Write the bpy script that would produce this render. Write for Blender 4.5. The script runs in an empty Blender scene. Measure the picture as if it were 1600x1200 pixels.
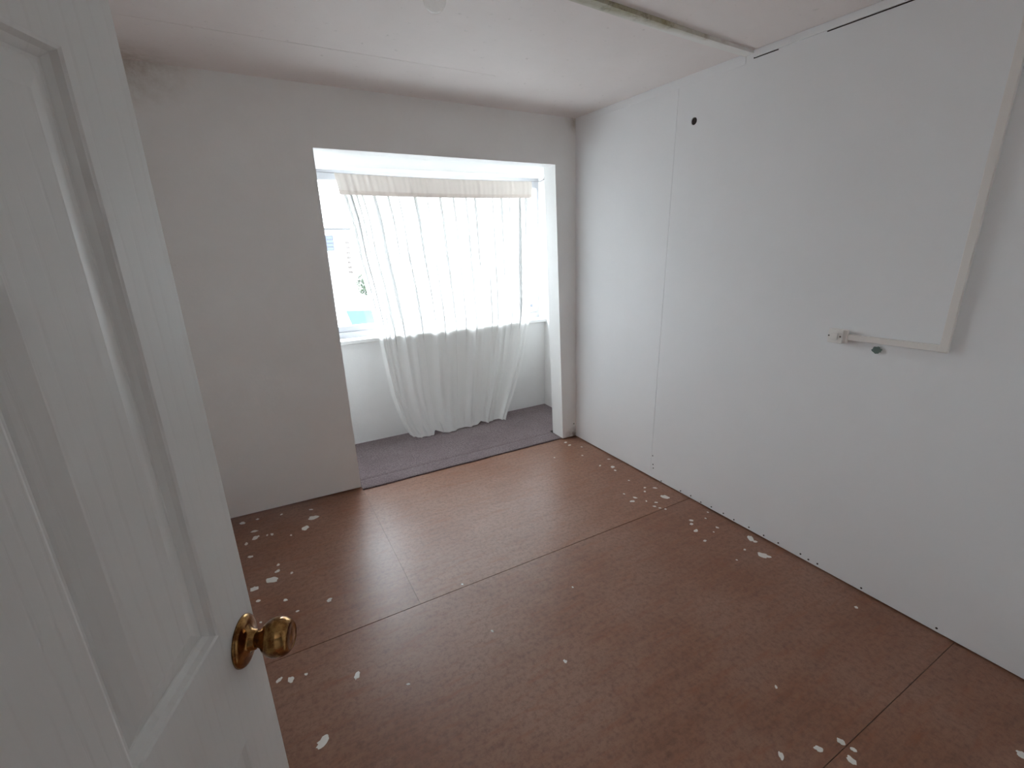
import bpy, bmesh, math, random
from mathutils import Vector, Matrix, noise as mnoise

sc = bpy.context.scene
COL = sc.collection
rnd = random.Random(7)

# ------------------------------------------------------------------ camera, sky, exposure
cam_d = bpy.data.cameras.new('camera')
cam = bpy.data.objects.new('camera', cam_d)
COL.objects.link(cam)
CAM = Vector((-2.1646, -2.8930, 1.5301))
yaw, pitch, roll = 0.5012, -0.2930, -0.0249
fwd = Vector((math.sin(yaw) * math.cos(pitch), math.cos(yaw) * math.cos(pitch), math.sin(pitch)))
rgt = Vector((math.cos(yaw), -math.sin(yaw), 0))
upv = rgt.cross(fwd)
r2 = rgt * math.cos(roll) + upv * math.sin(roll)
u2 = -rgt * math.sin(roll) + upv * math.cos(roll)
cam.matrix_world = Matrix(((r2.x, u2.x, -fwd.x, CAM.x), (r2.y, u2.y, -fwd.y, CAM.y),
                           (r2.z, u2.z, -fwd.z, CAM.z), (0, 0, 0, 1)))
cam_d.sensor_fit = 'HORIZONTAL'
cam_d.sensor_width = 36
cam_d.lens = 725.42 * 36 / 1600
cam_d.clip_start = 0.02
sc.camera = cam

SKY = 15.0
world = bpy.data.worlds.new('overcast_sky')
sc.world = world
world.use_nodes = True
bg = world.node_tree.nodes['Background']
bg.inputs[0].default_value = (0.88, 0.95, 1.05, 1)
bg.inputs[1].default_value = SKY

portal_d = bpy.data.lights.new('window_portal', 'AREA')
portal_d.shape = 'RECTANGLE'
portal_d.size, portal_d.size_y = 2.0, 1.15
portal_d.cycles.is_portal = True
portal = bpy.data.objects.new('window_portal', portal_d)
COL.objects.link(portal)
portal.location = (-0.8, 0.93, 1.47)
portal.rotation_euler = (math.radians(-90), 0, 0)

vs = sc.view_settings
vs.view_transform = 'Standard'
vs.look = 'None'
vs.gamma = 1
vs.use_curve_mapping = False
vs.exposure = 0.27
sc.cycles.max_bounces = 12
sc.cycles.diffuse_bounces = 10
sc.cycles.glossy_bounces = 4
sc.cycles.transparent_max_bounces = 8
sc.cycles.sample_clamp_indirect = 12
sc.cycles.caustics_reflective = False
sc.cycles.caustics_refractive = False

# ------------------------------------------------------------------ helpers
def link(o, parent=None):
    COL.objects.link(o)
    if parent is not None:
        o.parent = parent
    return o

def tag(o, label=None, cat=None, group=None, kind=None):
    if label: o['label'] = label
    if cat: o['category'] = cat
    if group: o['group'] = group
    if kind: o['kind'] = kind
    return o

def empty(name, loc=(0, 0, 0), rz=0, parent=None):
    o = bpy.data.objects.new(name, None)
    o.location = loc
    o.rotation_euler = (0, 0, rz)
    return link(o, parent)

class MB:
    def __init__(s):
        s.v, s.f = [], []
    def hexa(s, p):          # 8 points: bottom 0-3 ccw, top 4-7
        b = len(s.v)
        s.v += [tuple(q) for q in p]
        for f in ((3, 2, 1, 0), (4, 5, 6, 7), (0, 1, 5, 4), (1, 2, 6, 5), (2, 3, 7, 6), (3, 0, 4, 7)):
            s.f.append([b + i for i in f])
        return s
    def box(s, x0, x1, y0, y1, z0, z1):
        return s.hexa([(x0, y0, z0), (x1, y0, z0), (x1, y1, z0), (x0, y1, z0),
                       (x0, y0, z1), (x1, y0, z1), (x1, y1, z1), (x0, y1, z1)])
    def lathe(s, prof, axis='Z', seg=32, org=(0, 0, 0)):   # prof: (radius, height)
        b = len(s.v)
        ring = []
        for r, h in prof:
            row = []
            for k in range(seg):
                a = 2 * math.pi * k / seg
                c, d = r * math.cos(a), r * math.sin(a)
                if axis == 'Z': p = (c, d, h)
                elif axis == 'Y': p = (c, -h, d)     # grows towards -Y
                else: p = (h, c, d)
                row.append(len(s.v))
                s.v.append((p[0] + org[0], p[1] + org[1], p[2] + org[2]))
            ring.append(row)
        for i in range(len(ring) - 1):
            for k in range(seg):
                k2 = (k + 1) % seg
                s.f.append([ring[i][k], ring[i][k2], ring[i + 1][k2], ring[i + 1][k]])
        s.f.append(ring[0][::-1]); s.f.append(ring[-1][:])
        return s
    def tube(s, pts, r, seg=10):
        pts = [Vector(p) for p in pts]
        rings = []
        for i, p in enumerate(pts):
            t = (pts[min(i + 1, len(pts) - 1)] - pts[max(i - 1, 0)]).normalized()
            a = t.orthogonal().normalized(); c = t.cross(a)
            row = []
            for k in range(seg):
                q = p + r * (math.cos(2 * math.pi * k / seg) * a + math.sin(2 * math.pi * k / seg) * c)
                row.append(len(s.v)); s.v.append(tuple(q))
            rings.append(row)
        for i in range(len(rings) - 1):
            best = min(range(seg), key=lambda o: sum((Vector(s.v[rings[i][k]]) - Vector(s.v[rings[i + 1][(k + o) % seg]])).length for k in range(0, seg, 3)))
            rings[i + 1] = rings[i + 1][best:] + rings[i + 1][:best]
            for k in range(seg):
                k2 = (k + 1) % seg
                s.f.append([rings[i][k], rings[i][k2], rings[i + 1][k2], rings[i + 1][k]])
        s.f.append(rings[0][::-1]); s.f.append(rings[-1][:])
        return s
    def grid(s, nu, nv, fn):
        b = len(s.v)
        for j in range(nv + 1):
            for i in range(nu + 1):
                s.v.append(tuple(fn(i / nu, j / nv)))
        for j in range(nv):
            for i in range(nu):
                a = b + j * (nu + 1) + i
                s.f.append([a, a + 1, a + nu + 2, a + nu + 1])
        return s
    def build(s, name, mat, parent=None, smooth=False, bevel=0, fix=True, seg=2):
        me = bpy.data.meshes.new(name)
        me.from_pydata(s.v, [], s.f)
        bm = bmesh.new(); bm.from_mesh(me)
        if fix: bmesh.ops.recalc_face_normals(bm, faces=bm.faces)
        bm.to_mesh(me); bm.free()
        me.materials.append(mat)
        if smooth:
            for p in me.polygons: p.use_smooth = True
        o = link(bpy.data.objects.new(name, me), parent)
        if bevel:
            m = o.modifiers.new('bevel', 'BEVEL'); m.width = bevel; m.segments = seg
            m.limit_method = 'ANGLE'; m.angle_limit = math.radians(40)
        return o

# node helper
class NT:
    def __init__(s, name):
        s.m = bpy.data.materials.new(name); s.m.use_nodes = True
        s.t = s.m.node_tree; s.n = s.t.nodes; s.l = s.t.links
        s.p = s.n['Principled BSDF']; s.out = s.n['Material Output']
        s.co = s.n.new('ShaderNodeTexCoord')
    def new(s, typ, **kw):
        n = s.n.new(typ)
        for k, v in kw.items():
            if k in n.inputs.keys() if hasattr(n.inputs, 'keys') else False:
                s.set(n.inputs[k], v)
            else:
                setattr(n, k, v)
        return n
    def set(s, inp, v):
        if isinstance(v, bpy.types.NodeSocket): s.l.new(v, inp)
        else: inp.default_value = v
    def mapping(s, scale=(1, 1, 1), rot=(0, 0, 0), src='Object'):
        m = s.n.new('ShaderNodeMapping'); m.inputs['Scale'].default_value = scale
        m.inputs['Rotation'].default_value = rot
        s.l.new(s.co.outputs[src], m.inputs['Vector']); return m.outputs[0]
    def noise(s, scale, detail=4, rough=.55, vec=None, dist=0):
        n = s.n.new('ShaderNodeTexNoise')
        n.inputs['Scale'].default_value = scale; n.inputs['Detail'].default_value = detail
        n.inputs['Roughness'].default_value = rough; n.inputs['Distortion'].default_value = dist
        s.l.new(vec if vec is not None else s.co.outputs['Object'], n.inputs['Vector'])
        return n.outputs[0]
    def ramp(s, fac, stops):
        r = s.n.new('ShaderNodeValToRGB')
        el = r.color_ramp.elements
        while len(el) < len(stops): el.new(0.5)
        for e, (pos, c) in zip(el, stops):
            e.position = pos
            e.color = (c, c, c, 1) if isinstance(c, (int, float)) else (*c, 1)
        s.l.new(fac, r.inputs[0]); return r.outputs[0]
    def mix(s, fac, a, b, mode='MIX'):
        m = s.n.new('ShaderNodeMix'); m.data_type = 'RGBA'; m.blend_type = mode
        for inp, v in ((m.inputs[0], fac), (m.inputs[6], a), (m.inputs[7], b)):
            if isinstance(v, bpy.types.NodeSocket): s.l.new(v, inp)
            elif isinstance(v, (int, float)): inp.default_value = v
            else: inp.default_value = (*v, 1)
        return m.outputs[2]
    def math(s, op, a, b=0.0, clamp=False):
        m = s.n.new('ShaderNodeMath'); m.operation = op; m.use_clamp = clamp
        for inp, v in ((m.inputs[0], a), (m.inputs[1], b)):
            if isinstance(v, bpy.types.NodeSocket): s.l.new(v, inp)
            else: inp.default_value = v
        return m.outputs[0]
    def blob(s, centre, radius, squash=(1, 1, 1)):       # 1 at centre, 0 at radius, noisy outline
        sub = s.n.new('ShaderNodeVectorMath'); sub.operation = 'SUBTRACT'
        s.l.new(s.co.outputs['Object'], sub.inputs[0]); sub.inputs[1].default_value = centre
        mul = s.n.new('ShaderNodeVectorMath'); mul.operation = 'MULTIPLY'
        s.l.new(sub.outputs[0], mul.inputs[0]); mul.inputs[1].default_value = squash
        ln = s.n.new('ShaderNodeVectorMath'); ln.operation = 'LENGTH'
        s.l.new(mul.outputs[0], ln.inputs[0])
        d = s.math('DIVIDE', ln.outputs['Value'], radius)
        return s.math('SUBTRACT', 1.0, d, True)
    def bump(s, h, strength=.2, dist=.01):
        b = s.n.new('ShaderNodeBump'); b.inputs['Strength'].default_value = strength
        b.inputs['Distance'].default_value = dist
        s.l.new(h, b.inputs['Height']); s.l.new(b.outputs[0], s.p.inputs['Normal'])
    def base(s, c, rough=.5, metal=0, spec=.5):
        i = s.p.inputs
        if isinstance(c, bpy.types.NodeSocket): s.l.new(c, i['Base Color'])
        else: i['Base Color'].default_value = (*c, 1)
        if isinstance(rough, bpy.types.NodeSocket): s.l.new(rough, i['Roughness'])
        else: i['Roughness'].default_value = rough
        i['Metallic'].default_value = metal; i['Specular IOR Level'].default_value = spec
        return s

def plain(name, c, rough=.5, metal=0, spec=.5, bump=0, bscale=60):
    n = NT(name); n.base(c, rough, metal, spec)
    if bump: n.bump(n.noise(bscale, 5), bump, .004)
    return n.m

# ------------------------------------------------------------------ materials
def wall_paint(name, c, dirt, amount=.35, bump=.25, stain=None, specks=0):
    n = NT(name)
    big = n.ramp(n.noise(1.3, 6, .6), [(.35, 0), (.75, 1)])
    fine = n.ramp(n.noise(9, 6, .7), [(.4, 0), (.8, 1)])
    f = n.math('MULTIPLY', n.math('ADD', n.math('MULTIPLY', big, .65), n.math('MULTIPLY', fine, .35)), amount)
    col = n.mix(f, c, dirt)
    if specks:
        sp = n.ramp(n.noise(26, 3, .6), [(.66, 0), (.76, 1)])
        col = n.mix(n.math('MULTIPLY', sp, specks), col, (.35, .33, .29))
    if stain:
        for (cen, rad, sq, sc_, k) in stain:
            b = n.blob(cen, rad, sq)
            g = n.math('MULTIPLY', n.math('MULTIPLY', b, n.ramp(n.noise(22, 6, .7), [(.3, .1), (.7, 1)])), k, True)
            col = n.mix(g, col, sc_)
    n.base(col, .62, 0, .35)
    n.bump(n.noise(75, 6, .65), bump, .003)
    return n.m

STAIN = (.28, .185, .09)
WHITE = (.90, .90, .89)
M_wall = wall_paint('painted_plaster', WHITE, (.76, .735, .71), .35, .25,
                    [((-2.52, 0, 2.36), .34, (1, 1, 1.5), STAIN, .6), ((-.02, -.02, .0), .12, (1, 1, 1.2), (.16, .08, .04), 1.6),
                     ((-.01, .02, 2.34), .1, (1, 1, 1), (.4, .3, .2), .8)])
M_board = wall_paint('painted_wallboard', (.85, .855, .865), (.77, .768, .765), .3, .12)
M_ceil = wall_paint('painted_ceiling', (.85, .795, .775), (.73, .67, .645), .45, .2,
                    [((-2.52, 0, 2.36), .3, (1, 1, 1), STAIN, .6)], .35)
M_trim = wall_paint('painted_trim', (.85, .85, .83), (.74, .73, .70), .4, .1)
M_landing_dark = plain('darkened_landing_wall', (.14, .125, .115), .6)  # unseen landing walls, darkened to keep shade in the door mouldings
M_dark = plain('dark_gap', (.03, .022, .018), .9)
M_sash = plain('window_frame_paint', (.52, .52, .55), .4)
M_plastic = plain('aged_white_plastic', (.80, .765, .73), .38)
M_plast2 = plain('cream_plastic', (.84, .82, .79), .35)
M_screw = plain('dark_screw', (.06, .05, .045), .5, .6)
M_chip = wall_paint('grey_green_undercoat', (.20, .27, .25), (.11, .15, .14), .9, .3)
M_bulbmetal = plain('bulb_cap_metal', (.6, .58, .55), .3, 1)
M_cord = plain('white_flex', (.75, .73, .70), .5)

# batten with yellow green mould along its near edge
n = NT('stained_batten')
sepv = n.new('ShaderNodeSeparateXYZ'); n.l.new(n.co.outputs['Object'], sepv.inputs[0])
wob = n.math('MULTIPLY', n.math('SUBTRACT', n.noise(7, 5, .7), .5), .035)
edge = n.ramp(n.math('ADD', n.math('MULTIPLY', n.math('ADD', n.math('MULTIPLY', sepv.outputs[1], -1.0), -1.28), 12.0), n.math('MULTIPLY', wob, 14.0)), [(.05, 0), (.6, 1)])
patch = n.ramp(n.noise(3.0, 5, .6), [(.3, .25), (.6, 1)])
col = n.mix(n.math('MULTIPLY', edge, patch), (.84, .83, .80), (.36, .33, .20))
dk = n.ramp(n.noise(16, 5, .7), [(.52, 0), (.68, 1)])
col = n.mix(n.math('MULTIPLY', n.math('MULTIPLY', dk, edge), .7), col, (.16, .12, .06))
n.base(col, .6); M_batten = n.m

def floor_mat(name, c1, c2, c3):
    n = NT(name)
    st = n.mapping((1.1, 9, 1))
    streak = n.noise(2.6, 8, .62, st, .6)
    fine = n.noise(9, 8, .7, n.mapping((1.5, 11, 1), (0, 0, .05)))
    blotch = n.noise(1.7, 6, .6)
    speck = n.noise(48, 5, .75)
    col = n.mix(n.ramp(streak, [(.32, 0), (.68, 1)]), c1, c2)
    col = n.mix(n.math('MULTIPLY', n.ramp(fine, [(.5, 0), (.75, 1)]), .6), col, c3)
    col = n.mix(n.math('MULTIPLY', n.ramp(blotch, [(.40, 0), (.64, 1)]), .55), col, (.33, .20, .145))
    col = n.mix(n.math('MULTIPLY', n.ramp(speck, [(.45, 0), (.68, 1)]), .6), col, (.105, .04, .022))
    # a few dark scuffs
    scuff = n.ramp(n.noise(5, 6, .7, n.mapping((1, 4.5, 1), (0, 0, .12))), [(.52, 0), (.72, 1)])
    col = n.mix(n.math('MULTIPLY', scuff, .7), col, (.24, .080, .030))
    tiny = n.ramp(n.noise(30, 2, .5, n.mapping((1, 2.2, 1), (0, 0, .7))), [(.80, 0), (.83, 1)])
    col = n.mix(n.math('MULTIPLY', tiny, .6), col, (.05, .02, .012))
    rough = .38
    n.base(col, rough, 0, .6)
    n.bump(n.math('ADD', n.math('MULTIPLY', fine, .6), n.math('MULTIPLY', speck, .4)), .10, .002)
    return n.m
M_floorA = floor_mat('hardboard_red_brown', (.27, .122, .070), (.21, .086, .046), (.15, .056, .030))
M_floorB = floor_mat('hardboard_tan', (.29, .138, .082), (.235, .104, .058), (.17, .068, .037))
M_paint = plain('dried_white_paint', (.72, .70, .66), .5)

n = NT('carpet_pile')
c = n.mix(n.ramp(n.noise(3.5, 5, .6), [(.3, 0), (.7, 1)]), (.22, .160, .170), (.30, .235, .24))
c = n.mix(n.math('MULTIPLY', n.ramp(n.noise(110, 4, .75), [(.40, 0), (.62, 1)]), .75), c, (.075, .050, .056))
n.base(c, .95, 0, .15); n.bump(n.noise(330, 3, .6), .8, .006)
n.p.inputs['Sheen Weight'].default_value = .25
M_carpet = n.m

def cloth(name, c, transp, transl, dirt=.0):
    n = NT(name)
    n.n.remove(n.p)
    d = n.n.new('ShaderNodeBsdfDiffuse'); t = n.n.new('ShaderNodeBsdfTranslucent'); tr = n.n.new('ShaderNodeBsdfTransparent')
    col = n.mix(n.math('MULTIPLY', n.ramp(n.noise(6, 6, .7), [(.5, 0), (.8, 1)]), dirt), c, (.62, .56, .46))
    for s_ in (d, t): n.l.new(col, s_.inputs['Color'])
    m1 = n.n.new('ShaderNodeMixShader'); m1.inputs[0].default_value = transl
    n.l.new(d.outputs[0], m1.inputs[1]); n.l.new(t.outputs[0], m1.inputs[2])
    m2 = n.n.new('ShaderNodeMixShader'); m2.inputs[0].default_value = transp
    n.l.new(m1.outputs[0], m2.inputs[1]); n.l.new(tr.outputs[0], m2.inputs[2])
    n.l.new(m2.outputs[0], n.out.inputs[0])
    return n.m
M_curtain = cloth('sheer_white_cotton', (.93, .925, .912), .05, .38, .05)
M_band = cloth('doubled_cream_cotton', (.82, .755, .71), .0, .085, .2)
M_band2 = cloth('stitched_cream_cotton', (.78, .70, .65), .0, .12, .3)

def glassy(name, tint=(1, 1, 1), ior=1.45, extra=0.0):
    n = NT(name); n.n.remove(n.p)
    tr = n.n.new('ShaderNodeBsdfTransparent'); tr.inputs[0].default_value = (*tint, 1)
    gl = n.n.new('ShaderNodeBsdfGlossy'); gl.inputs['Roughness'].default_value = .02
    fr = n.n.new('ShaderNodeLayerWeight'); fr.inputs[0].default_value = .5
    f = n.math('ADD', n.math('MULTIPLY', n.math('POWER', fr.outputs['Facing'], 4.0), ior), extra, True)
    m = n.n.new('ShaderNodeMixShader'); n.l.new(f, m.inputs[0])
    n.l.new(tr.outputs[0], m.inputs[1]); n.l.new(gl.outputs[0], m.inputs[2]); n.l.new(m.outputs[0], n.out.inputs[0])
    return n.m
M_pane = glassy('window_glass', (.96, .98, .97), .6, .03)
M_bulb = glassy('bulb_glass', (.97, .97, .96), .35, .03)

def door_mat(name):
    n = NT(name)
    mp = n.mapping((9, 9, .55))
    w = n.n.new('ShaderNodeTexWave'); w.wave_type = 'RINGS'; w.rings_direction = 'Z'
    w.inputs['Scale'].default_value = 2.2; w.inputs['Distortion'].default_value = 9; w.inputs['Detail'].default_value = 4
    w.inputs['Detail Scale'].default_value = .7
    n.l.new(mp, w.inputs['Vector'])
    g = n.noise(28, 5, .6, n.mapping((6, 6, .35)))
    line = n.math('MULTIPLY', n.ramp(w.outputs[1], [(.0, 1), (.28, 0)]), n.ramp(g, [(.42, 0), (.62, 1)]))
    col = n.mix(n.math('MULTIPLY', line, .10), (.735, .745, .73), (.50, .48, .45))
    grime = n.ramp(n.noise(4, 6, .65), [(.45, 0), (.8, 1)])
    col = n.mix(n.math('MULTIPLY', grime, .25), col, (.63, .60, .56))
    n.base(col, .42, 0, .45)
    n.bump(n.math('SUBTRACT', n.math('MULTIPLY', g, .4), line), .12, .0012)
    return n.m
M_door = door_mat('grained_white_door_paint')

n = NT('worn_brass')
tarn = n.ramp(n.noise(55, 6, .7), [(.42, 0), (.62, 1)])
col = n.mix(tarn, (.46, .27, .10), (.14, .055, .018))
n.base(col, n.ramp(n.noise(40, 4, .6), [(.3, .10), (.8, .30)]), 1.0); M_brass = n.m

# ------------------------------------------------------------------ room shell
H = 2.35
YN = -2.895                       # room side of the wall with the doorway
XL = -2.56                       # left wall
def lerp(a, b, t): return a + (b - a) * t
def yf(x, z):                    # room side of the window wall (slightly out of square)
    t = (x + 2.5) / 2.5
    return lerp(.042 - .085 * t, .0 + .03 * t, z / H)
def xr(y, z):                    # room side of the right wall
    return lerp(-.015 - .0105 * y, -.010 - .026 * y, z / H)

# floor slab and its hardboard sheets
fl = MB().box(-2.75, .3, -3.02, .95, -.12, -.006).build('floor', M_dark); tag(fl, 'bare hardboard sheet floor with paint drips', kind='structure')
G = .0018
def sheet(x0, x1, y0, y1, m):
    return MB().box(x0, x1, y0, y1, -.006, 0).build('floor_board', m, fl)
sheet(XL, -1.725 - .0004, -1.190 + G, .10, M_floorA)
sheet(-1.725 + .0004, .06, -1.190 + G, .10, M_floorB)
sheet(XL, .06, -2.455 + .001, -1.190 - G, M_floorA)
sheet(XL, .06, -3.02, -2.455 - .001, M_floorA)

# window wall with the wide opening (slightly leaning edges)
T = .145
OL0, OL1, OR0, OR1, OT = -1.731, -1.751, -.142, -.186, 2.047
def wslab(mb, xa0, xb0, xa1, xb1, z0, z1):
    p = []
    for z, xa, xb in ((z0, xa0, xb0), (z1, xa1, xb1)):
        p += [(xa, yf(xa, z), z), (xb, yf(xb, z), z), (xb, yf(xb, z) + T, z), (xa, yf(xa, z) + T, z)]
    mb.hexa(p)
wb = MB()
Z0 = .010
wslab(wb, -2.75, OL0, -2.75, OL1, Z0, OT); wslab(wb, OR0, .25, OR1, .25, Z0, OT)
wslab(wb, -2.75, OL1, -2.75, OL1, OT, 2.45); wslab(wb, OL1, OR1, OL1, OR1, OT, 2.45); wslab(wb, OR1, .25, OR1, .25, OT, 2.45)
wo = wb.build('wall_back', M_wall); tag(wo, 'white plastered wall around the window bay', kind='structure')

# right wall: backing plus two wallboards with a thin joint
wr = MB().hexa([(.075, .2, 0), (.075, -3.02, 0), (.25, -3.02, 0), (.25, .2, 0),
                (.115, .2, 2.45), (.115, -3.02, 2.45), (.25, -3.02, 2.45), (.25, .2, 2.45)]).build('wall_right', M_dark)
tag(wr, 'long white boarded wall on the right', kind='structure')
def rboard(y0, y1, hole=None):
    p = []
    for z in (.007, 2.36):
        p += [(xr(y0, z), y0, z), (xr(y1, z), y1, z), (xr(y1, z) + .07, y1, z), (xr(y0, z) + .07, y0, z)]
    o = MB().hexa(p).build('wall_board', M_board, wr)
    if hole:
        hy, hz, hr = hole
        cut = MB().lathe([(hr, -.2), (hr, .2)], 'X', 20, (0, hy, hz)).build('cutter', M_dark)
        m = o.modifiers.new('hole', 'BOOLEAN'); m.object = cut; m.solver = 'EXACT'
        me = bpy.data.meshes.new_from_object(o.evaluated_get(bpy.context.evaluated_depsgraph_get()))
        o.modifiers.clear(); o.data = me
        bpy.data.objects.remove(cut)
    return o
rboard(.03, -.8605)
rboard(-.8625, -3.02, (-.978, 2.124, .018))
tag(MB().lathe([(.0179, .0), (.0179, .004)], 'X', 16, (xr(-.978, 2.124) + .004, -.978, 2.124)).build('hole_shade_disc', M_dark, wr))  # dark disc just below the surface stands in for shade inside the hole

# ceiling: backing plus three sheets
ce = MB().box(-2.75, .3, -3.02, .2, 2.362, 2.45).build('ceiling', M_dark); tag(ce, 'low white boarded ceiling with mould specks', kind='structure')
for (y0, y1) in ((.16, -.4905), (-.4930, -1.30), (-1.302, -3.02)):
    MB().box(-2.75, .12, y1, y0, H, 2.362).build('ceiling_board', M_ceil, ce)
MB().box(-.90, .12, -.4930, -.4905, H, 2.362).build('joint_filler', M_ceil, ce)

wl = MB().box(XL - .12, XL, -3.02, .2, 0, 2.45).build('wall_left', M_wall); tag(wl, 'white wall behind the open door', kind='structure')

# wall with the doorway, and the landing behind it
DX0, DX1, DH = -2.497, -1.79, 1.995
nw = MB().box(-2.75, DX0, YN - .13, YN, 0, 2.45).box(DX1, .2, YN - .13, YN, 0, 2.45).box(DX0, DX1, YN - .13, YN, DH, 2.45)
tag(nw.build('wall_front', M_wall), 'wall holding the doorway', kind='structure')
for i, w in enumerate((MB().box(DX0 - .06, DX0, YN, YN + .014, 0, DH + .06), MB().box(DX1, DX1 + .06, YN, YN + .014, 0, DH + .06),
          MB().box(DX0, DX1, YN, YN + .014, DH, DH + .06))):
    tag(w.build('trim_%d' % (i + 5), M_trim, bevel=.004), 'white door casing', kind='structure')
LY = YN - .13
tag(MB().box(-3.2, -1.0, LY - 1.3, LY, -.1, -.001).build('floor_landing', M_floorA), 'landing floor', kind='structure')
tag(MB().box(-3.2, -1.0, LY - 1.3, LY, 2.4, 2.5).build('ceiling_landing', M_ceil), 'landing ceiling', kind='structure')
tag(MB().box(-3.3, -3.2, LY - 1.4, LY, 0, 2.5).build('wall_landing_left', M_landing_dark), 'landing wall', kind='structure')
tag(MB().box(-1.0, -.9, LY - 1.4, LY, 0, 2.5).build('wall_landing_right', M_landing_dark), 'landing wall', kind='structure')
tag(MB().box(-3.2, -1.0, LY - 1.4, LY - 1.3, 0, 2.5).build('wall_landing_back', M_landing_dark), 'landing wall', kind='structure')

# ------------------------------------------------------------------ window bay
BX0, BX1, BY, SZ = -1.86, .195, .755, .842
def tagm(o, lab): return tag(o, lab, kind='structure')
tagm(MB().box(BX0 - .1, BX1 + .1, BY, BY + .16, -.1, SZ - .012).build('wall_bay_back', M_wall), 'low white wall under the window sill')
tagm(MB().box(BX1, BX1 + .1, .10, BY + .2, -.1, 2.2).build('wall_bay_right', M_wall), 'narrow side wall of the window bay')
tagm(MB().box(BX0 - .1, BX0, .10, BY + .2, -.1, 2.2).build('wall_bay_left', M_wall), 'hidden side wall of the window bay')
tagm(MB().hexa([(BX0, .10, 2.052), (BX1, .10, 2.064), (BX1, BY + .2, 2.074), (BX0, BY + .2, 2.062),
                (BX0, .10, 2.2), (BX1, .10, 2.2), (BX1, BY + .2, 2.2), (BX0, BY + .2, 2.2)]).build('ceiling_bay', M_trim), 'white soffit over the window bay')
# window: frame pieces, glass and sill
WY0, WY1 = .845, .905
win = empty('window_1', (0, 0, 0)); tagm(win, 'wide white framed window behind the curtain')
MB().box(BX0, BX1, WY0, WY1, SZ - .012, .905).build('bottom_rail', M_sash, win, bevel=.003)
MB().box(BX0 + .01, BX1 - .012, WY0 + .012, WY1, .905, .950).build('sash_bottom_rail', M_sash, win, bevel=.004)
MB().box(BX0, BX1, WY0, WY1, 1.995, 2.075).build('head', M_sash, win, bevel=.003)
MB().box(BX0, BX0 + .04, WY0, WY1, .905, 1.995).build('jamb', M_sash, win, bevel=.003)
MB().box(BX1 - .018, BX1, WY0, WY1, .905, 1.995).build('jamb', M_sash, win, bevel=.003)
MB().box(BX0 + .04, BX1 - .018, WY0 + .028, WY0 + .032, .95, 1.995).build('pane', M_pane, win)
MB().box(BX0, BX1 - .001, .7195, WY0, SZ - .012, SZ + .018).build('window_sill', M_trim, win, bevel=.005)

# ------------------------------------------------------------------ trims
def rtrim(name, y0, y1, h, t, lab):
    p = []
    for z in (H - h, H - .001):
        p += [(xr(y0, z), y0, z), (xr(y1, z), y1, z), (xr(y1, z) - t, y1, z), (xr(y0, z) - t, y0, z)]
    tagm(MB().hexa(p).build(name, M_board, bevel=.001), lab)
rtrim('trim_1', -.01, -1.245, .046, .0022, 'thin painted cover strip along the top of the right wall')
rtrim('trim_2', -1.29, -2.88, .030, .011, 'thicker strip along the right wall by the camera')
# dark open gap under trim_2
p = []
for z in (H - .034, H - .028):
    p += [(xr(-1.60, z) - .0015, -1.60, z), (xr(-2.79, z) - .0015, -2.79, z), (xr(-2.79, z) + .002, -2.79, z), (xr(-1.60, z) + .002, -1.60, z)]
MB().hexa(p).build('open_joint', M_dark, wr)
p = []
for z in (H - .034, H - .028):
    p += [(xr(-1.29, z) - .0012, -1.285, z), (xr(-1.40, z) - .0012, -1.40, z), (xr(-1.40, z) + .002, -1.40, z), (xr(-1.29, z) + .002, -1.285, z)]
MB().hexa(p).build('open_joint', M_dark, wr)
# sagging batten across the ceiling joint
bt = MB()
N_ = 40
def bpt(u, side, top):
    x = lerp(XL, .03, u)
    yc = lerp(-1.335, -1.262, max(0, (u - .45) / .55) ** 1.6)
    yc += .006 * math.sin(u * 9)
    sag = .006 + .006 * math.sin(u * 5.2 + .5) ** 2 * (1 - u ** 6)
    return (x, yc + side * .023, H - (0 if top else sag + .006))
b0 = 0
for k in range(N_ + 1):
    u = k / N_
    bt.v += [bpt(u, -1, False), bpt(u, 1, False), bpt(u, 1, True), bpt(u, -1, True)]
for k in range(N_):
    a = 4 * k
    for q in range(4):
        bt.f.append([a + q, a + (q + 1) % 4, a + 4 + (q + 1) % 4, a + 4 + q])
bt.f += [[3, 2, 1, 0], [4 * N_, 4 * N_ + 1, 4 * N_ + 2, 4 * N_ + 3]]
tagm(bt.build('trim_3', M_batten), 'sagging mould stained batten across the ceiling')

# ------------------------------------------------------------------ door
A = math.radians(22)
EX, EY = -2.234, -2.257
DW = .68
hx, hy = EX - DW * math.sin(A), EY - DW * math.cos(A)
LEAN = math.radians(.7)          # the old door leans a little on its hinges
door = empty('door_1', (hx + 1.2 * LEAN * math.sin(A), hy + 1.2 * LEAN * math.cos(A), .012))
door.rotation_euler = (0, -LEAN, math.radians(90) - A)
tag(door, 'open white six panel door with brass knob', kind='structure')
cols = [(DW - .235, DW - .080), (.080, .235)]
rows = [(.20, .900), (1.072, 1.672), (1.775, 1.885)]
DT, DHt = .036, 1.975
lf = MB()
lf.box(0, .08, 0, DT, 0, DHt).box(DW - .08, DW, 0, DT, 0, DHt).box(.235, DW - .235, 0, DT, 0, DHt)
zz = [0] + [v for r_ in rows for v in r_] + [DHt]
for c0, c1 in cols:
    for i in range(0, len(zz), 2):
        lf.box(c0, c1, 0, DT, zz[i], zz[i + 1])
lf.build('leaf', M_door, door)
prof = [(0, 0), (.003, .0015), (.006, .0065), (.012, .0105), (.015, .0105), (.018, .0090), (.034, .0045), (.040, .0030), (.044, .0030)]
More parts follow.
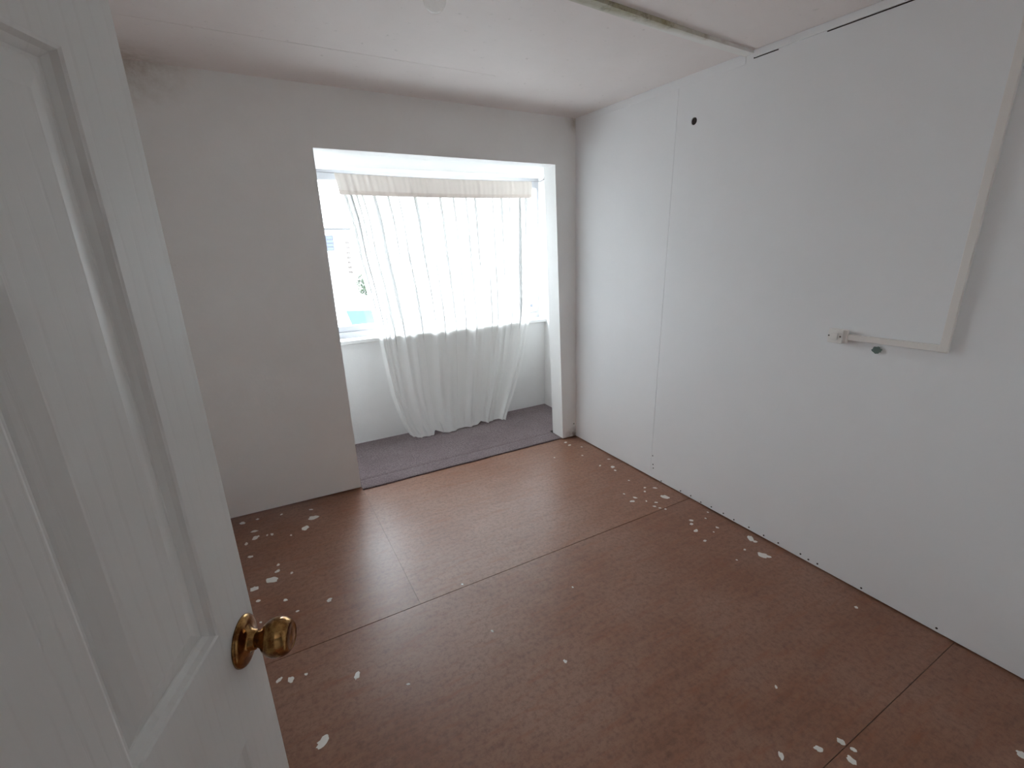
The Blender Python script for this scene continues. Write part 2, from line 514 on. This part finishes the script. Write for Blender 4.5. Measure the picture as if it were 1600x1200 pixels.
for c0, c1 in cols:
    for z0, z1 in rows:
        pm = MB()
        for off, d in prof:
            pm.v += [(c0 + off, d, z0 + off), (c1 - off, d, z0 + off), (c1 - off, d, z1 - off), (c0 + off, d, z1 - off)]
        for k in range(len(prof) - 1):
            for q in range(4):
                a = 4 * k
                pm.f.append([a + q, a + (q + 1) % 4, a + 4 + (q + 1) % 4, a + 4 + q])
        a = 4 * (len(prof) - 1)
        pm.f.append([a, a + 1, a + 2, a + 3])
        b = len(pm.v)                                    # flat back of the panel
        pm.v += [(c0, DT, z0), (c1, DT, z0), (c1, DT, z1), (c0, DT, z1)]
        pm.f.append([b + 3, b + 2, b + 1, b])
        for q in range(4):
            pm.f.append([b + q, b + (q + 1) % 4, (q + 1) % 4, q])
        pm.build('door_panel', M_door, door)
KX, KZ = DW - .036, 1.018
kn = MB().lathe([(.0095, .012), (.0105, .020), (.0125, .0235), (.018, .0275), (.0228, .0335), (.0252, .0410), (.0252, .0465),
                 (.0238, .0530), (.0205, .0585), (.0165, .0615), (.0160, .0608), (.008, .0622), (.001, .0626)],
                'Y', 48, (KX, 0, KZ)).build('doorknob', M_brass, door, smooth=True)
kn['label'] = 'worn brass knob'
MB().lathe([(.033, 0), (.033, .002), (.0315, .0045), (.027, .0065), (.0225, .0072), (.0165, .0085), (.0135, .0120), (.0125, .0165), (.0105, .018)],
           'Y', 48, (KX, 0, KZ)).build('rose', M_brass, kn, smooth=True)
MB().box(DW, DW + .0012, .006, .030, KZ - .03, KZ + .03).build('latch_plate', M_brass, door)
for z in (.22, 1.0, 1.75):
    MB().lathe([(.006, z - .04), (.006, z + .04)], 'Z', 12, (-.004, -.004, 0)).build('hinge', M_brass, door, smooth=False)

# ------------------------------------------------------------------ carpet in the bay
cp = MB()
def cfn(u, v):
    y = lerp(-.018, BY + .001, v)
    x0, x1 = (OL0 + .004, OR0 - .004) if y < T + .01 else (BX0, BX1)
    x = lerp(x0, x1, u)
    z = .011 + .0012 * mnoise.noise((x * 6, y * 6, 0))
    z -= .008 * math.exp(-((y - .108) / .009) ** 2) * (0.6 + .4 * mnoise.noise((x * 3, 1.3, 0)))
    if v < .02: z = .009
    yy = y + .003 * mnoise.noise((x * 5, 7.1, 0)) * (1 if v == 0 else 0)
    return (x, yy, z)
cp.grid(120, 80, cfn)
top = len(cp.v)
nu = 120
for i in range(nu + 1):
    vx = cp.v[i]; cp.v.append((vx[0], vx[1], .0006))
for i in range(nu):
    cp.f.append([i + 1, i, top + i, top + i + 1])
co = cp.build('carpet', M_carpet, fix=False, smooth=True)
tag(co, 'dark purple grey carpet offcut lying in the window bay', 'carpet')
pile = MB()
for k in range(9000):
    x = rnd.uniform(OL0 + .01, .17); y = rnd.uniform(-.012, BY - .01)
    if y < T + .01 and x > OR0 - .008: continue
    z = cfn(0, 0)[2]
    a = rnd.uniform(0, 6.28); r = .0016; h = rnd.uniform(.001, .0032)
    dx, dy = r * math.cos(a), r * math.sin(a)
    b = len(pile.v)
    pile.v += [(x - dx, y - dy, .0095), (x + dx, y + dy, .0095), (x + rnd.uniform(-.002, .002), y + rnd.uniform(-.002, .002), .011 + h)]
    pile.f.append([b, b + 1, b + 2])
pl = pile.build('pile', M_carpet, co, fix=False); pl['kind'] = 'stuff'

# ------------------------------------------------------------------ curtain on its wire
def interp(tab, x):
    if x <= tab[0][0]: return tab[0][1]
    for (a, va), (b, vb) in zip(tab, tab[1:]):
        if x <= b:
            t = (x - a) / (b - a); return lerp(va, vb, t)
    return tab[-1][1]
def smooth_tab(tab):
    # evaluate with a small average so the outline bends instead of kinking
    return lambda x: sum(interp(tab, x + d) for d in (-.04, -.02, 0, .02, .04)) / 5
left_x = smooth_tab([(0, -1.190), (.03, -1.190), (.11, -1.249), (.40, -1.325), (.664, -1.358), (.915, -1.380), (1.25, -1.428), (1.475, -1.469), (1.71, -1.493), (1.87, -1.528), (2.01, -1.552)])
right_x = smooth_tab([(0, -.322), (.012, -.322), (.26, -.209), (.478, -.130), (.627, -.094), (.915, -.043), (1.4, -.03), (1.9, -.022), (2.02, -.020)])
top_z = lambda u: 1.999 + .036 * (u - .45) ** 2
hem_z = lambda u: interp([(0, .05), (.05, .022), (.12, .015), (.20, .015), (.235, .05), (.30, .018), (.55, .015), (.66, .022), (.70, .045), (.78, .018), (.90, .025), (1, .018)], u)
folds = [(.012, .006), (.03, .007), (.052, .006), (.075, .008), (.105, .008), (.15, .012), (.205, .014), (.27, .015), (.34, .015), (.42, .016), (.50, .016), (.58, .015), (.655, .014), (.72, .013), (.775, .012), (.83, .012), (.885, .012), (.94, .010), (.985, .008)]
def fold(u, t):            # t 0 at the top, 1 at the hem
    s = 0
    for i, (c, w) in enumerate(folds):
        cc = c + .010 * math.sin(i * 2.3 + t * 2.2) * t
        ww = w * (1 + max(0, t - .45) * 2.2 * (.6 + .4 * math.sin(i * 1.7)))
        amp = (.55 + .45 * math.sin(i * 4.1 + 1)) 
        s += amp * math.exp(-((u - cc) / ww) ** 2)
    return s
def depth(t):            # hangs against the sill, hem comes forward on the carpet
    return .712 - .10 * max(0, (t - .6) / .4) ** 1.5
def pushed(x, z, y):     # outline was measured 3.513 m in front of the camera
    k = (y + 2.893) / 3.513
    return -2.1646 + (x + 2.1646) * k, 1.5301 + (z - 1.5301) * k
CY = .712
def cur(u, v):
    z = lerp(top_z(u), hem_z(u), v)
    x = lerp(left_x(z), right_x(z), u)
    t = v
    a = (.006 + .024 * t) if v > .07 else .007
    x, z = pushed(x, z, depth(t))
    y = depth(t) + .004 - a * fold(u, t) + .004 * t * math.sin(u * 7 + 1)
    y += .010 * t * t * mnoise.noise((u * 9, v * 5, 0.3))
    # cloth settles on the carpet and kicks forward at the hem
    k = max(0, (t - .82) / .18)
    y += -.035 * k ** 2 * (.5 + .8 * mnoise.noise((u * 4.3, 2.2, 0)) + .5 * math.exp(-((u - .09) / .07) ** 2))
    x += .010 * k * mnoise.noise((u * 14, v * 9, 4.0))
    # loose right edge folds back
    if u > .9 and t > .45:
        q = (u - .9) / .1 * min(1, (t - .45) / .3)
        x -= .035 * q * q; y -= .045 * q
    return (x, y, max(z, .0135))
# knife pleats: the cloth doubles back on itself in narrow strips
pleats = [(.022, .006, 3), (.045, .006, 5), (.070, .006, 3), (.098, .009, 3), (.150, .009, 3), (.215, .006, 3), (.265, .007, 3), (.345, .007, 3), (.405, .006, 3), (.475, .006, 3),
          (.545, .007, 3), (.615, .006, 3), (.665, .006, 3), (.725, .006, 3), (.765, .005, 3), (.82, .006, 3), (.868, .006, 3), (.93, .008, 5), (.972, .007, 3)]
path = [(0.0, 0.0)]
for c_, w_, k_ in pleats:
    last = path[-1][0]
    nseg = max(2, int((c_ - w_ / 2 - last) / .006))
    for q in range(1, nseg + 1):
        path.append((lerp(last, c_ - w_ / 2, q / nseg), 0.0))
    for q in range(k_):
        path.append((c_ + w_ / 2 if q % 2 == 0 else c_ - w_ / 2, .0016 * (k_ - 1 - q)))
last = path[-1][0]
for q in range(1, 5): path.append((lerp(last, 1.0, q / 4), 0.0))
def cur_pleat(i, v):
    u, off = path[i]
    near = min(pleats, key=lambda p_: abs(p_[0] - u))
    open_ = 1 - min(1, max(0, (v - .50) / .12))          # pleats open out below the sill
    if abs(u - near[0]) <= near[1] / 2 + 1e-6:
        u = near[0] + (u - near[0]) * 1.6 * (1 + .45 * math.sin(near[0] * 40 + v * 6)) * (.04 + .96 * open_)
    u += .004 * math.sin(near[0] * 37 + v * 4) * v * min(1, 20 * u * (1 - u))
    x, y, z = cur(u, v)
    return (x, y - off * (.1 + .9 * open_), z)
cg = MB(); NV = 120; NU = len(path) - 1
for j in range(NV + 1):
    for i in range(NU + 1): cg.v.append(cur_pleat(i, j / NV))
for j in range(NV):
    for i in range(NU):
        a = j * (NU + 1) + i; cg.f.append([a, a + 1, a + NU + 2, a + NU + 1])
ct = cg.build('curtain', M_curtain, fix=False, smooth=True)
tag(ct, 'sheer white curtain hanging crooked from the wire and pooling on carpet', 'curtain')
def band(u, v):
    z = lerp(top_z(u) + .004, top_z(u) - .128 + .008 * u, v)
    x = lerp(left_x(z) - .004, right_x(z) + .004, u)
    gath = .0035 * sum(math.sin(u * f_ + p_) for f_, p_ in ((170, 0), (95, 1), (240, 2))) * (1 - .4 * v) * (1.3 - u)
    x, z = pushed(x, z, CY)
    y = CY - .010 - .010 * math.sin(v * math.pi) + gath * .6
    return (x, y, z)
bd = MB().grid(260, 12, band).build('heading_band', M_band, ct, fix=False, smooth=True)
bd['label'] = 'doubled cream heading band'
def hem(u, v):
    x, y, z = band(u, lerp(.80, 1.015, v))
    return (x, y - .0025 - .002 * math.sin(v * math.pi), z)
MB().grid(200, 4, hem).build('stitched_hem', M_band2, ct, fix=False, smooth=True)
wp = []
for k in range(41):
    u = lerp(-.17, 1.06, k / 40)
    wx, wz = pushed(lerp(-1.552, -.020, u), 2.004 + .036 * (u - .45) ** 2, CY)
    wp.append((wx, CY, wz))
wp[0] = (BX0, CY, wp[0][2])
wire = MB().tube(wp + [(.170, CY, 2.050)], .0022, 8).build('curtain_wire', plain('grey_wire', (.30, .29, .30), .45, .5), smooth=True)
tag(wire, 'thin sagging wire holding up the curtain', 'wire')
MB().tube([(.172, CY, 2.072), (.172, CY, 2.056), (.165, CY, 2.050), (.172, CY, 2.045), (.179, CY, 2.050)], .002, 8).build('eye_hook', M_screw, wire, smooth=True)

# ------------------------------------------------------------------ trunking and box on the right wall
def on_wall(y, z, d): return (xr(y, z) - d, y, z)
def wbox(mb, y0, y1, z0, z1, d0, d1, skew=0.0):
    p = []
    for z, dz in ((z0, 0), (z1, 0)):
        p += [on_wall(y0, z, d0), on_wall(y1, z + skew, d0), on_wall(y1, z + skew, d1), on_wall(y0, z, d1)]
    return mb.hexa(p)
tk = empty('cable_trunking', on_wall(-2.2, 1.12, 0))
tag(tk, 'slim white plastic cable trunking bent down the right wall', 'trunking')
def at(parent, o):
    o.matrix_parent_inverse = Matrix.Translation(-parent.location); return o
at(tk, wbox(MB(), -1.888, -2.190, 1.107, 1.131, 0, .013, .005).build('horizontal_run', M_plastic, tk, bevel=.0015))
at(tk, wbox(MB(), -2.1925, -2.2175, 1.112, 2.315, 0, .016).build('vertical_run', M_plastic, tk, bevel=.0015))
at(tk, wbox(MB(), -2.189, -2.219, 1.1105, 1.1375, 0, .0145).build('elbow', M_plastic, tk, bevel=.0015))
sb = empty('junction_box', on_wall(-1.853, 1.12, 0))
tag(sb, 'small cream electrical box at the end of the trunking', 'electrical box')
at(sb, wbox(MB(), -1.819, -1.887, 1.091, 1.148, 0, .020).build('back_box', M_plastic, sb, bevel=.003))
at(sb, wbox(MB(), -1.817, -1.876, 1.089, 1.150, .020, .027).build('cover', M_plast2, sb, bevel=.003))
at(sb, wbox(MB(), -1.828, -1.858, 1.104, 1.134, .027, .034).build('rocker', M_plast2, sb, bevel=.002))
for y in (-1.8215, -1.8665):
    at(sb, MB().lathe([(.0032, -.0285), (.0032, -.0255)], 'X', 12, on_wall(y, 1.119, 0)).build('screw', M_screw, sb))
# chipped patch below the trunking and small nail holes
def blob_mesh(r, seg, seed, sy=1.0):
    q = random.Random(seed); out = []
    for k in range(seg):
        a = 2 * math.pi * k / seg
        rr = r * (.60 + .25 * q.random() + .28 * abs(math.sin(a * q.choice((1.5, 2, 2.5)) + seed)))
        out.append((rr * math.cos(a), rr * sy * math.sin(a)))
    return out
pc = MB()
pts = blob_mesh(.019, 18, 5, .85)
for d in (.0, .0012):
    pc.v += [on_wall(-1.996 + a, 1.080 + b, d) for a, b in pts]
pc.f.append(list(range(18))[::-1]); pc.f.append(list(range(18, 36)))
for k in range(18): pc.f.append([k, (k + 1) % 18, 18 + (k + 1) % 18, 18 + k])
pc.build('paint_chip', M_chip, wr)
nail = None
for (y, z) in [(-.96, .014), (-1.119, .018), (-1.197, .022), (-1.272, .016), (-1.345, .022), (-1.426, .022), (-1.494, .018), (-1.585, .021), (-1.67, .02), (-1.749, .022),
               (-1.861, .027), (-1.90, .02), (-1.942, .023), (-2.13, .02), (-2.397, .022), (-.88, .10), (-.872, .16), (-.885, .075)]:
    if nail is None:
        nail = MB().lathe([(.0042, -.0012), (.0042, .001)], 'X', 8).build('nail_hole', M_screw, wr)
        o = nail
    else:
        o = nail.copy(); link(o, wr)
    o.location = on_wall(y, z, 0)
o = MB().lathe([(.005, 0), (.005, .0012)], 'Y', 10).build('nail_hole', M_screw, wo); o.location = (-.035, yf(-.035, .13), .115)

# ------------------------------------------------------------------ dried paint on the floor
splats = [(-2.424, -.034, .016), (-2.345, -.034, .012), (-2.217, -.052, .008), (-2.054, -.089, .009), (-2.053, -.191, .026), (-2.106, -.282, .028), (-2.358, -.237, .019),
 (-2.364, -.163, .013), (-2.278, -.25, .009), (-2.302, -.244, .006), (-2.387, -.412, .012), (-2.405, -.275, .010), (-2.298, -.668, .026), (-2.374, -.693, .019), (-2.36, -.791, .012),
 (-2.251, -.85, .009), (-2.076, -.953, .013), (-2.21, -.952, .009), (-2.264, -.559, .009), (-2.209, -.662, .008), (-2.27, -.611, .012), (-2.354, -.941, .008), (-2.185, -.315, .007),
 (-2.266, -1.309, .013), (-2.213, -1.314, .008), (-2.047, -1.417, .012), (-2.194, -1.611, .017), (-2.303, -1.289, .009), (-1.342, -1.759, .010), (-1.517, -1.488, .005), (-1.514, -1.169, .005), (-1.892, -1.549, .005),
 (-.157, -.095, .014), (-.16, -.155, .012), (-.101, -.231, .010), (-.19, -.358, .011), (-.064, -.509, .008), (-.184, -.556, .008), (-.121, -.619, .016), (-.142, -.668, .012), (-.161, -.825, .009), (-.14, -.951, .009),
 (-.087, -.988, .010), (-.175, -.986, .009), (-.279, -1.01, .010), (-.323, -1.033, .011), (-.116, -1.098, .030), (-.307, -.94, .007), (-.25, -1.076, .006), (-.211, -1.117, .008), (-.252, -1.144, .009), (-.237, -1.174, .008),
 (-.218, -1.2, .010), (-.183, -1.358, .011), (-.21, -1.383, .014), (-.241, -1.44, .011), (-.117, -1.479, .009), (-.169, -1.497, .007), (-.098, -1.386, .008), (-.274, -1.525, .009), (-.052, -1.634, .018), (-.056, -1.664, .010),
 (-.162, -1.679, .009), (-.122, -1.757, .026), (-.268, -1.71, .007), (-.035, -1.351, .006), (-.387, -.277, .008), (-1.08, -1.45, .005), (-.109, -2.169, .010), (-.764, -2.44, .012), (-.756, -2.472, .011), (-.846, -2.417, .012),
 (-.794, -2.485, .013), (-.966, -2.372, .009), (-.758, -2.224, .005), (-.335, -2.737, .02)]
for i, (x, y, r) in enumerate(splats):
    seg = 16
    pts = blob_mesh(r * 1.2, seg, 100 + i, .75)
    a = rnd.uniform(0, 3.14); st = rnd.choice((1, 1, 1.35, .6))
    mb = MB()
    for z, k in ((.0001, 1), (.0009, .9)):
        for (p_, q_) in pts:
            p2, q2 = p_ * k * st, q_ * k
            mb.v.append((x + p2 * math.cos(a) - q2 * math.sin(a), y + p2 * math.sin(a) + q2 * math.cos(a), z))
    mb.f.append(list(range(seg))[::-1]); mb.f.append(list(range(seg, 2 * seg)))
    for k in range(seg): mb.f.append([k, (k + 1) % seg, seg + (k + 1) % seg, seg + k])
    mb.build('paint_splash', M_paint, fl)

# ------------------------------------------------------------------ pendant bulb
pd = empty('pendant_light', (-1.638, -1.573, H)); tag(pd, 'bare unlit glass bulb hanging from the ceiling', 'light bulb')
zb = 2.100 - H
MB().lathe([(.001, zb), (.012, zb + .002), (.021, zb + .008), (.027, zb + .017), (.030, zb + .029), (.029, zb + .042), (.024, zb + .058), (.018, zb + .072), (.0145, zb + .082)],
           'Z', 40).build('bulb', M_bulb, pd, smooth=True)
MB().lathe([(.0135, zb + .080), (.0135, zb + .104)], 'Z', 24).build('bulb_cap', M_bulbmetal, pd, smooth=False)
MB().lathe([(.020, zb + .092), (.021, zb + .125), (.016, zb + .140), (.006, zb + .150)], 'Z', 28).build('lamp_holder', M_plast2, pd, smooth=True)
MB().tube([(0, 0, zb + .148), (0, 0, -.012)], .003, 8).build('cord', M_cord, pd, smooth=True)
MB().lathe([(.042, 0), (.042, -.010), (.030, -.020), (.008, -.026)], 'Z', 32).build('ceiling_rose', M_plast2, pd, smooth=True)

# ------------------------------------------------------------------ outside
M_ground = plain('yard_concrete', (.20, .195, .185), .9)  # albedo lowered to cut the light bounced up onto the soffit
M_house = wall_paint('pale_render', (.80, .79, .77), (.70, .68, .65), .4)
M_slate = plain('pale_roof_tiles', (.50, .48, .47), .8)
M_hwin = plain('house_window_glass', (.02, .026, .04), .25)
M_blind = plain('pale_blind', (.045, .055, .08), .6)
M_leaf = plain('dark_leaves', (.025, .04, .018), .7, 0, .2)
M_bark = plain('bark', (.08, .06, .04), .9)
M_turq = plain('turquoise_sheet', (.022, .052, .052), .6, 0, .1)
M_quoin = plain('brick_quoin', (.06, .05, .045), .9)
tagm(MB().box(-60, 60, 1.2, 90, -3.2, -3.0).build('ground', M_ground), 'pale yard below the window')
hs = empty('house', (-2.5, 14, -3)); tag(hs, 'pale rendered house seen through the left edge of the window', 'house')
def hp(o): return at(hs, o)
hp(MB().box(-7, .98, 14, 20, -3, 2.15).build('wall', M_house, hs))
hp(MB().box(-7.2, 1.10, 13.8, 14.02, 2.10, 2.17).build('gutter', plain('grey_gutter', (.03, .03, .03), .6), hs))
rf = MB(); rf.hexa([(-7.2, 13.8, 2.17), (1.1, 13.8, 2.17), (1.1, 17, 3.6), (-7.2, 17, 3.6), (-7.2, 13.8, 2.25), (1.1, 13.8, 2.25), (1.1, 17, 3.7), (-7.2, 17, 3.7)])
hp(rf.build('roof', M_house, hs))
wn = hp(MB().box(-.4, .50, 13.985, 14.03, 1.45, 1.94).build('window', M_hwin, hs))
for k in range(4):
    o = MB().box(-.38, .47, 13.96, 13.984, 1.48 + k * .115, 1.56 + k * .115).build('blind_slat', M_blind, wn); o.matrix_parent_inverse = hs.matrix_parent_inverse
for k in range(7):
    hp(MB().box(.86, 1.0, 13.97, 14.05, .7 + k * .16, .78 + k * .16).build('quoin', M_quoin, hs))
tr = empty('tree', (1.9, 13.6, -3)); tag(tr, 'leafy tree beside the pale house, mostly behind the curtain', 'tree')
at(tr, MB().tube([(1.9, 13.6, -3), (1.85, 13.6, -1), (1.7, 13.6, .2)], .07, 8).build('trunk', M_bark, tr))
lv = MB()
for k in range(900):
    d = Vector((rnd.gauss(0, 1), rnd.gauss(0, 1), rnd.gauss(0, 1))).normalized() * rnd.random() ** .4
    c = Vector((1.62 + d.x * .62, 13.7 + d.y * .35, .35 + d.z * .5))
    a = Vector((rnd.gauss(0, 1), rnd.gauss(0, 1), rnd.gauss(0, 1))).normalized(); b2 = a.orthogonal().normalized()
    b = len(lv.v)
    lv.v += [tuple(c - a * .07), tuple(c + b2 * .03), tuple(c + a * .07), tuple(c - b2 * .03)]
    lv.f.append([b, b + 1, b + 2, b + 3])
lo = at(tr, lv.build('foliage', M_leaf, tr, fix=False)); lo['kind'] = 'stuff'
sh = empty('shed', (.8, 11, -3)); tag(sh, 'low white shed with a turquoise sheet roof below the window', 'shed')
at(sh, MB().box(.24, 2.2, 11, 12.8, -3, -.60).build('wall', M_house, sh))
ro = MB().hexa([(.24, 10.95, -.62), (2.25, 10.95, -.62), (2.25, 12.3, -.50), (.34, 12.3, -.38), (.24, 10.95, -.58), (2.25, 10.95, -.58), (2.25, 12.3, -.46), (.34, 12.3, -.34)])
at(sh, ro.build('roof', M_turq, sh))
h2 = empty('garage', (9, 14, -3)); tag(h2, 'pale low outbuilding at the right edge of the window', 'outbuilding')
at(h2, MB().box(6.5, 13, 14, 18, -3, -.7).build('wall', M_house, h2))
at(h2, MB().box(6.4, 13.1, 13.8, 18.2, -.72, -.6).build('roof', M_house, h2))
at(h2, MB().box(7.4, 8.52, 13.96, 14.02, -1.28, -.92).build('window', M_hwin, h2))
